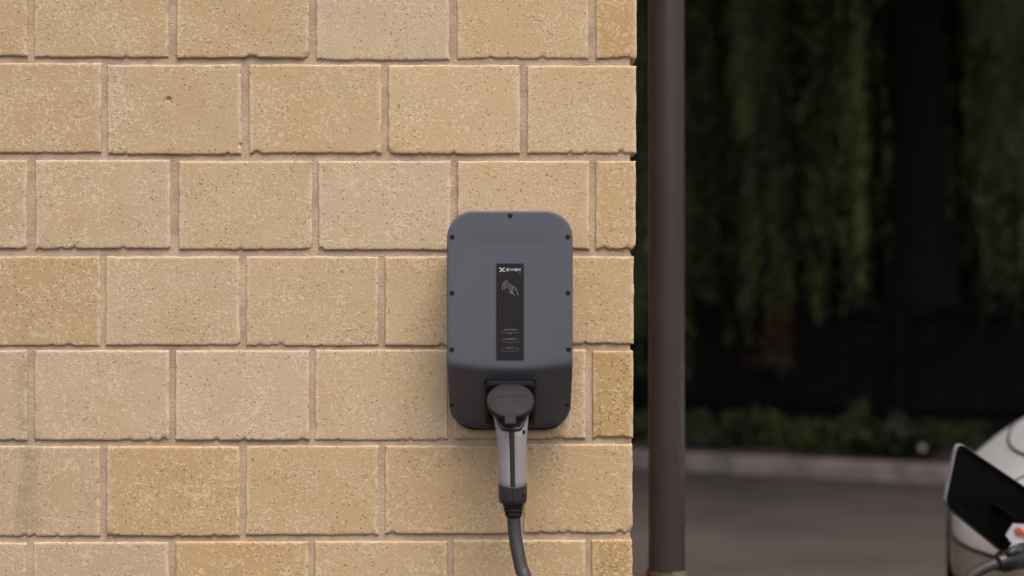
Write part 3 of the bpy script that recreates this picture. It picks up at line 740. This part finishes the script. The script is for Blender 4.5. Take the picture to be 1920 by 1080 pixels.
def strand(x, y, z0, z1, dens=1.0, sz=1.0):
    L_ = z0 - z1; n = max(4, int(L_ / 0.026 * dens)); t = rng.uniform(0, 1, n)
    ph = rng.uniform(0, 6.28, 2); am = rng.uniform(.02, .07)
    ox = am * np.sin(t * 3 + ph[0]) * t + rng.normal(0, .022, n); oy = am * np.cos(t * 2.4 + ph[1]) * t + rng.normal(0, .022, n)
    Cs.append(np.stack([x + ox, y + oy, z0 - t * L_], 1))
    A = np.stack([rng.normal(0, .28, n), rng.normal(0, .28, n), -np.ones(n)], 1); A /= np.linalg.norm(A, axis=1, keepdims=True)
    T = rand_dirs(n); W = np.cross(A, T); W /= np.linalg.norm(W, axis=1, keepdims=True) + 1e-9
    s = rng.uniform(.032, .062, (n, 1)) * sz; As.append(A * s); Ws.append(W * s * .22)
def bottom_px(px):   # where the curtain ends, as a height in the photograph
    return float(np.interp(px, [1100, 1300, 1440, 1560, 1690, 1740, 1800, 1850, 1875, 1900, 2000, 2300], [690, 700, 690, 650, 585, 560, 560, 655, 600, 650, 620, 640]))
def density(px):
    return float(np.interp(px, [1000, 1200, 1290, 1370, 1440, 1480, 1620, 1648, 1785, 1820, 1920, 2200], [.8, .8, .6, 1.0, 1.0, .8, .65, .0, .0, .55, .9, .8]))
bunch = []
while len(bunch) < 150:
    px = random.uniform(1020, 2250); 
    if random.random() < density(px): bunch.append(px)
for px in bunch:
    o = random.uniform(.55, 2.6) if random.random() < .75 else random.uniform(2.6, 3.8)
    s = s_at(px, o); q = K(s, o); dist = q.y + D
    zb = CZ - (bottom_px(px) + random.uniform(-110, 25) - 540) / F * dist
    if random.random() < .35: zb += random.uniform(.3, 2.0)
    for k in range(random.randint(2, 5)):
        strand(q.x + random.gauss(0, .10), q.y + random.gauss(0, .12), random.uniform(4.6, 6.0), zb + random.uniform(-.05, .5), random.uniform(.7, 1.2))
# bright outer tresses seen in the photograph
for px, y1_, o in ((1388, 285, .35), (1402, 270, .3), (1415, 240, .35), (1425, 300, .5), (1372, 200, .4), (1520, 20, .3), (1642, 30, .3), (1850, 130, .3), (1838, 90, .3), (1895, 330, .35), (1905, 390, .3), (1870, 150, .35), (1545, 60, .5), (1912, 260, .3), (1199, 640, .4), (1206, 600, .4), (1203, 560, .3), (1196, 620, .5)):
    s = s_at(px, o); q = K(s, o); zb = CZ - (y1_ - 540) / F * (q.y + D)
    for k in range(3): strand(q.x + random.gauss(0, .03), q.y + random.gauss(0, .03), 5.2, zb + random.uniform(0, .25), 1.1)
crown_c = np.array([TB.x + .3, TB.y - 0.4, 6.3])
n = 26000; d = rand_dirs(n); rad = rng.uniform(0.25, 1, (n, 1)) ** .5
Cc = crown_c + d * rad * np.array([7.5, 7.3, 1.9]); keep = Cc[:, 2] > 4.4 - 0.0 * Cc[:, 0]
clump = np.array([mnoise.noise(Vector(tuple(p * .8))) for p in Cc]); Cc = Cc[keep & (clump > -.28)]
A = rand_dirs(len(Cc)); T = rand_dirs(len(Cc)); W = np.cross(A, T); W /= np.linalg.norm(W, axis=1, keepdims=True) + 1e-9
s = rng.uniform(.13, .26, (len(Cc), 1))
Cs.append(Cc); As.append(A * s); Ws.append(W * s * .5)
obj('crown', leaf_mesh('crown', np.concatenate(Cs), np.concatenate(As), np.concatenate(Ws), M_WILLOW), willow)
# tall evergreen hedge that closes the view
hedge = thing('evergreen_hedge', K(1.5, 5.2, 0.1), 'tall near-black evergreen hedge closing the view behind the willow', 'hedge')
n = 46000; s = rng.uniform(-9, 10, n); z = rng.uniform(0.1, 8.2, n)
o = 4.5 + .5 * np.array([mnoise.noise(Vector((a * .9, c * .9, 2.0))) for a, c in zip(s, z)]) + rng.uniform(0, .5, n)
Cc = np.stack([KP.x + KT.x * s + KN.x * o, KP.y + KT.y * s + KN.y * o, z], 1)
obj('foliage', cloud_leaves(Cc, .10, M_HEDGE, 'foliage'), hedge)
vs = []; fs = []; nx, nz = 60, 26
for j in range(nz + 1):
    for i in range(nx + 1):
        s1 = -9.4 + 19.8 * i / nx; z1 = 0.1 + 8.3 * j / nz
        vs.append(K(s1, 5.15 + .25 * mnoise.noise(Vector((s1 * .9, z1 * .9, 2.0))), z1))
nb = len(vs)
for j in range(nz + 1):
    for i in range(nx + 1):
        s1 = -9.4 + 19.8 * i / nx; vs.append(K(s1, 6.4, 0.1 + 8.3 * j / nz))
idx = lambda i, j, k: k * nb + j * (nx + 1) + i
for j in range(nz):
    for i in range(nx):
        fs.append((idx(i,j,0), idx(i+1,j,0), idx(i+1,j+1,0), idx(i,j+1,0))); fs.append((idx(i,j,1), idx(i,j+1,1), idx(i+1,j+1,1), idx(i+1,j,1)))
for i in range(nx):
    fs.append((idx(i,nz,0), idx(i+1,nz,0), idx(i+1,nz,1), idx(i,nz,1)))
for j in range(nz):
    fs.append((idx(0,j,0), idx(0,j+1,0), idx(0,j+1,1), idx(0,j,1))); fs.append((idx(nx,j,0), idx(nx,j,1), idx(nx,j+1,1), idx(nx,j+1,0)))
b = B(); b.add(vs, fs); b.build('opaque_core', M_CORE, hedge, True)  # solid slab added so no sky light leaks through the hedge
# a spray of rust coloured autumn leaves among the willow strands
so_ = 1.1; q = K(s_at(1455, so_), so_)
zz0, zz1 = CZ - (684 - 540) / F * (q.y + D), CZ - (575 - 540) / F * (q.y + D)
n = 260; t = rng.uniform(0, 1, n) ** 1.5
Cc = np.stack([q.x + rng.normal(0, 1, n) * (.035 + .05 * (1 - t)) + .10 * (t - .4), q.y + rng.normal(0, .05, n), zz0 + (zz1 - zz0) * t], 1)
sp_ = obj('autumn_leaf_spray', cloud_leaves(Cc, .030, M_RUSTLEAF, 'autumn_leaf_spray'), willow); sp_['kind'] = 'stuff'; sp_['label'] = 'rust orange autumn leaves low in the curtain'
# ground cover in the bed
Cc = []; 
CLUMPS = ((1170, .14), (1325, .12), (1395, .27), (1425, .32), (1500, .17), (1530, .25), (1590, .22), (1612, .36), (1645, .20), (1685, .30), (1712, .22))
for k in range(66):
    px, hc = CLUMPS[k % len(CLUMPS)]; px += random.gauss(0, 15); o1 = random.uniform(.34, .95); s1 = s_at(px, o1); c = K(s1, o1, .17)
    h = hc * random.uniform(.45, 1.0); w = random.uniform(.07, .15); m = 80
    dd = rand_dirs(m); dd[:, 2] = np.abs(dd[:, 2]); Cc.append(np.array(c) + dd * rng.uniform(.4, 1, (m, 1)) * np.array([w, w, h]))
for k in range(36):
    s1 = random.uniform(-8, 7); o1 = random.uniform(.3, 1.2); c = K(s1, o1, .17); m = 60
    dd = rand_dirs(m); dd[:, 2] = np.abs(dd[:, 2]); Cc.append(np.array(c) + dd * np.array([.15, .15, .16]))
gc = obj('ground_cover', cloud_leaves(np.concatenate(Cc), .045, M_COVER, 'ground_cover'))
gc['kind'] = 'stuff'; gc['label'] = 'low leafy green ground cover along the kerb'; gc['category'] = 'ground cover'
for px, py, o1, fs_, lab in ((1728, 838, .24, 1.0, 'small white flower head low beside the kerb near the car'), (1621, 767, .9, .6, 'faint white flower head standing above the green ground cover')):
    s1 = s_at(px, o1); q = K(s1, o1); q = P(px, py, q.y + D)
    fl = thing('white_flower', (q.x, q.y, .17), lab, 'flower', 'white flowers in the bed')
    b = B()
    for k in range(16):
        a = 2 * math.pi * k / 16; r_ = (.030 if k % 2 else .020) * fs_; e = Vector((math.cos(a) * r_, -.012 - .01 * (k % 2), math.sin(a) * r_)); sd_ = Vector((-math.sin(a), 0, math.cos(a))) * .008
        b.add([q, q + e * .6 + sd_, q + e, q + e * .6 - sd_], [(0, 1, 2, 3)])
    b.build('petals', M_PETAL, fl)
    b = B(); b.tube([(q.x, q.y, .12), (q.x + .01, q.y + .01, q.z * .6), q + Vector((0, .006, 0))], .004, 6); b.build('stem', M_COVER, fl)

# ------------------------------------------------------------------ white car, nose to the left, seen at the frame's corner
YAW = math.radians(17); cb = Vector((math.cos(YAW), -math.sin(YAW), 0)); clat = Vector((-math.sin(YAW), -math.cos(YAW), 0)); CN = Vector((1.192, 1.42, 0))
def C(s, y, z): return CN + cb * s + clat * y + Vector((0, 0, z))     # s back from the nose, y towards the camera side
car = thing('white_car', C(2, 0, 0), 'white electric car with its front charging flap open, at the frame edge', 'car')
S_ = [0, .01, .03, .06, .1, .15, .22, .3, .4, .55, .75, 1.0, 1.3, 1.7, 2.2, 2.8, 3.3, 3.7, 3.95, 4.08, 4.14, 4.16]
def cW(s):
    f = float(np.interp(s, [0, .01, .03, .06, .1, .15, .22, .3, .4, .55, .8, 1.2, 3.2, 3.7, 3.95, 4.08, 4.16], [.42, .50, .57, .63, .69, .745, .79, .82, .845, .865, .88, .89, .89, .86, .80, .70, .55])); return f
def cH(s): return float(np.interp(s, [0, .01, .03, .06, .1, .15, .22, .3, .55, 1.0, 1.3, 2, 3.4, 3.95, 4.16], [.75, .775, .805, .838, .870, .910, .957, .995, 1.045, 1.07, 1.08, 1.03, 1.03, .98, .80]))
def cB(s): return float(np.interp(s, [0, .05, .2, .5, 3.7, 4.16], [.36, .28, .22, .19, .22, .38]))
def csec(s, n=44, k=1.0):
    W_, H_, B_ = cW(s), cH(s), cB(s); zc = .62 if s < .1 else .66; r = []
    for i in range(n):
        a = 2 * math.pi * i / n; ca, sa = math.cos(a), math.sin(a)
        y = W_ * math.copysign(abs(ca) ** .42, ca); z = zc + (H_ - zc if sa > 0 else zc - B_) * math.copysign(abs(sa) ** .62, sa)
        r.append(C(s, y * k, zc + (z - zc) * k))
    return r
b = B(); b.loft([csec(0, k=.86)] + [csec(s) for s in S_]); body = b.build('body', M_CARW, car, True)
b = B(); GS = [(1.18, .70, 1.05), (1.30, .70, 1.10), (1.55, .68, 1.27), (1.9, .64, 1.44), (2.2, .62, 1.50), (2.8, .61, 1.52), (3.3, .61, 1.48), (3.7, .64, 1.32), (4.0, .68, 1.05)]
def gsec(s, w, zt_, zb, n=20): return [C(s, (w + .10 * (1 - t)) * c_, z_) for t, c_, z_ in
        [(0, 1, zb), (.5, .97, zb + (zt_ - zb) * .5), (.9, .93, zb + (zt_ - zb) * .86), (1, .80, zt_ - .012), (1, .4, zt_), (1, -.4, zt_), (1, -.80, zt_ - .012), (.9, -.93, zb + (zt_ - zb) * .86), (.5, -.97, zb + (zt_ - zb) * .5), (0, -1, zb)]]
b.loft([gsec(s, w, z, .97) for s, w, z in GS]) if False else None
b = B(); b.loft([gsec(s, w, z, .97) for s, w, z in GS]); b.build('glasshouse', M_GLASS, car, True)
b = B(); b.loft([[C(s, w * c_ * 1.01, z + .006 - .02 * abs(c_) ** 3) for c_ in (-.92, -.6, 0, .6, .92)] for s, w, z in GS[3:8]], cap=False, close=False); b.build('roof', M_CARW, car, True)
for sgn in (1, -1):
    for s0, s1, w0, w1, z0, z1 in ((1.2, 1.95, .79, .66, 1.03, 1.43), (2.55, 2.6, .79, .66, 1.0, 1.46), (3.55, 3.95, .70, .78, 1.36, 1.0)):
        b = B(); b.tube([C(s0, sgn * w0, z0), C((s0 + s1) / 2, sgn * (w0 + w1) / 2 + sgn * .015, (z0 + z1) / 2 + .02), C(s1, sgn * w1, z1)], .032, 8); b.build('pillar', M_CARW, car, True)
    b = B()
    b.rbox((-.11, -.10, -.05), (.0, .0, .06), .02, frame(C(1.55, sgn * .90, 1.08), cb, clat * sgn * -1, (0, 0, 1))); b.build('mirror', M_CARW, car, True)
    # lamp wraps the corner of the nose
    b = B(); b.loft([[C(s - .006, sgn * (cW(s) * f + .008), z) for f, z in ((.985, .80), (1.0, .75), (1.0, .70), (.99, .66))] for s in (.20, .26, .32, .40, .48)], cap=False, close=False); b.build('headlight', M_LAMP, car, True)
    for sw in (.78, 3.38):
        wh = C(sw, sgn * .80, .33); ax = clat * sgn
        b = B(); u_ = cb; v_ = Vector((0, 0, 1)); n = 36
        b.loft([[wh + ax * h + (u_ * math.cos(2*math.pi*k/n) + v_ * math.sin(2*math.pi*k/n)) * r for k in range(n)] for r, h in ((.22, -.1), (.30, -.11), (.33, -.08), (.33, .08), (.30, .105), (.225, .10))])
        w_o = b.build('wheel', M_TYRE, car, True)
        b = B(); b.loft([[wh + ax * h + (u_ * math.cos(2*math.pi*k/n) + v_ * math.sin(2*math.pi*k/n)) * r for k in range(n)] for r, h in ((.222, .101), (.215, .108), (.20, .104), (.19, .102))])
        for k in range(5):
            a = 2 * math.pi * k / 5; dr = u_ * math.cos(a) + v_ * math.sin(a); b.tube([wh + ax * .11, wh + ax * .112 + dr * .1, wh + ax * .108 + dr * .2], [.045, .03, .026], 8)
        b.build('rim', M_RIM, w_o, True)
        b = B(); arc_ = [math.radians(a) for a in range(-8, 190, 9)]
        b.loft([[wh + ax * (h + .095) + (u_ * math.cos(a) + v_ * math.sin(a)) * r for r, h in ((.34, 0), (.40, .0), (.40, -.05), (.34, -.05))] for a in arc_]); b.build('arch_trim', M_CARD, car, True)
# shut line of the bonnet, lower intake, front plate area
def on_top(s, f):
    W_, H_ = cW(s), cH(s); y = W_ * f; zc = .66; ca = min(1, abs(f)) ** (1 / .42); sa = math.sqrt(max(0, 1 - ca * ca)); return C(s, y, zc + (H_ - zc) * sa ** .62 + .0025)
b = B()
for f in (.74, -.74):
    pts = [on_top(s, f + .06 * min(1, s)) for s in (.12, .18, .26, .36, .5, .7, .9, 1.1, 1.2)]
    b.tube(pts, .0028, 6)
b.tube([on_top(.15 + .05 * (abs(f) / .74) ** 2, f) for f in np.linspace(-.74, .74, 25)], .0028, 6)
b.build('bonnet_shut_line', M_SEAM, car)
def ysurf(s, z):
    s = max(s, 0); zc = .62 if s < .1 else .66; h = (cH(s) - zc) if z > zc else (zc - cB(s)); sa = min(1, abs(z - zc) / h) ** (1 / .62)
    return cW(s) * math.sqrt(max(0, 1 - sa * sa)) ** .42
def wrap(rows, ss, e):
    """sheet that follows the nose: from the near side round the front to the far side"""
    out = []
    for z in rows:
        r = [C(s - e * .6, ysurf(s, z) + e, z) for s in ss] + [C(-e, y, z) for y in (.30, .15, 0, -.15, -.30)] + [C(s - e * .6, -ysurf(s, z) - e, z) for s in ss[::-1]]
        out.append(r)
    return out
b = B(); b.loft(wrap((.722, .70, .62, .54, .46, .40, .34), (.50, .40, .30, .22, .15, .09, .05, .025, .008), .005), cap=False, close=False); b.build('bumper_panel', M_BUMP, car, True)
b = B()
for r in wrap((.727,), (.50, .40, .30, .22, .15, .09, .05, .025, .008), .003): b.tube(r, .0045, 6)
b.build('bumper_shut_line', M_SEAM, car)
b = B(); b.loft(wrap((.648, .63, .58, .52, .50), (.026, .012, .004), .011), cap=False, close=False); b.build('lower_intake', M_CARD, car, True)
# charging flap: outer skin, black liner; hinged beside the port
fa, fb_, fc, fd = P(1795, 826, 2.93), P(1952, 932, 3.06), P(1884, 1040, 3.06), P(1769, 946, 2.93)
fx = (fb_ - fa).normalized(); fn = fx.cross(fd - fa).normalized()
if fn.y > 0: fn = -fn
def round_poly(pts, r, n=6):
    out = []; m = len(pts)
    for i in range(m):
        p0, p1, p2 = pts[i-1], pts[i], pts[(i+1) % m]; a = p1 + (p0 - p1).normalized() * r; c = p1 + (p2 - p1).normalized() * r
        for k in range(n + 1): t = k / n; out.append(a * (1-t)**2 + p1 * 2*t*(1-t) + c * t*t)
    return out
poly = [fa, fd, fc, fb_]; cen = (fa + fb_ + fc + fd) / 4
def shrink(ps, e): return [p + (cen - p).normalized() * e for p in ps]
b = B(); o0 = round_poly(poly, .024); o1 = round_poly(shrink(poly, .004), .022); o2 = round_poly(shrink(poly, .006), .021)
b.loft([[p - fn * .010 for p in o1], [p - fn * .007 for p in o0], [p - fn * .002 for p in o0], [p for p in o1], [p for p in o2]]); flap = b.build('charging_flap', M_LIP, car)
b = B(); i0 = round_poly(shrink(poly, .0050), .021); i1 = round_poly(shrink(poly, .020), .018)
b.loft([[p + fn * .0008 for p in i0], [p + fn * .004 for p in i0], [p + fn * .004 for p in i1], [p + fn * .001 for p in i1]]); b.build('flap_liner', M_CARD, flap)
b = B(); b.tube([fa.lerp(fb_, .55) * .5 + fd.lerp(fc, .55) * .5 + fn * .006, fa.lerp(fb_, .8) * .5 + fd.lerp(fc, .8) * .5 + fn * .010], .006, 8); b.build('flap_latch', M_CARD, flap)
# port cup with sticker
pq = P(1956, 1022, 3.10); pnr = (Vector((0, -D, .95)) - pq).normalized(); pnr = (pnr + Vector((-.15, 0, 0))).normalized()
b = B(); disc_stack(b, pq, pnr, [(.078, -.06), (.078, .0), (.074, .006), (.066, .006), (.060, -.03)], 36); port = b.build('charging_port', M_CARW, car, True)
b = B(); disc_stack(b, pq, pnr, [(.058, -.03), (.050, .004), (.036, .004), (.034, -.02)], 32); b.build('port_socket', M_CARD, port, True)
b = B(); sq = [P(1886, 1004, 3.0), P(1899, 1021, 3.0), P(1945, 1012, 3.02), P(1938, 985, 3.02), P(1900, 982, 3.0)]
b.loft([[p + Vector((0, .004, 0)) for p in sq], sq]); stk = b.build('warning_sticker', M_CARDW, port)
b = B(); sq = [P(1903, 991, 2.998), P(1905, 998, 2.998), P(1924, 1008, 3.008), P(1930, 1003, 3.008), P(1909, 988, 2.998)]
b.loft([[p + Vector((0, .001, 0)) for p in sq], [p - Vector((0, .0015, 0)) for p in sq]]); b.build('sticker_mark', M_ORANGE, stk)
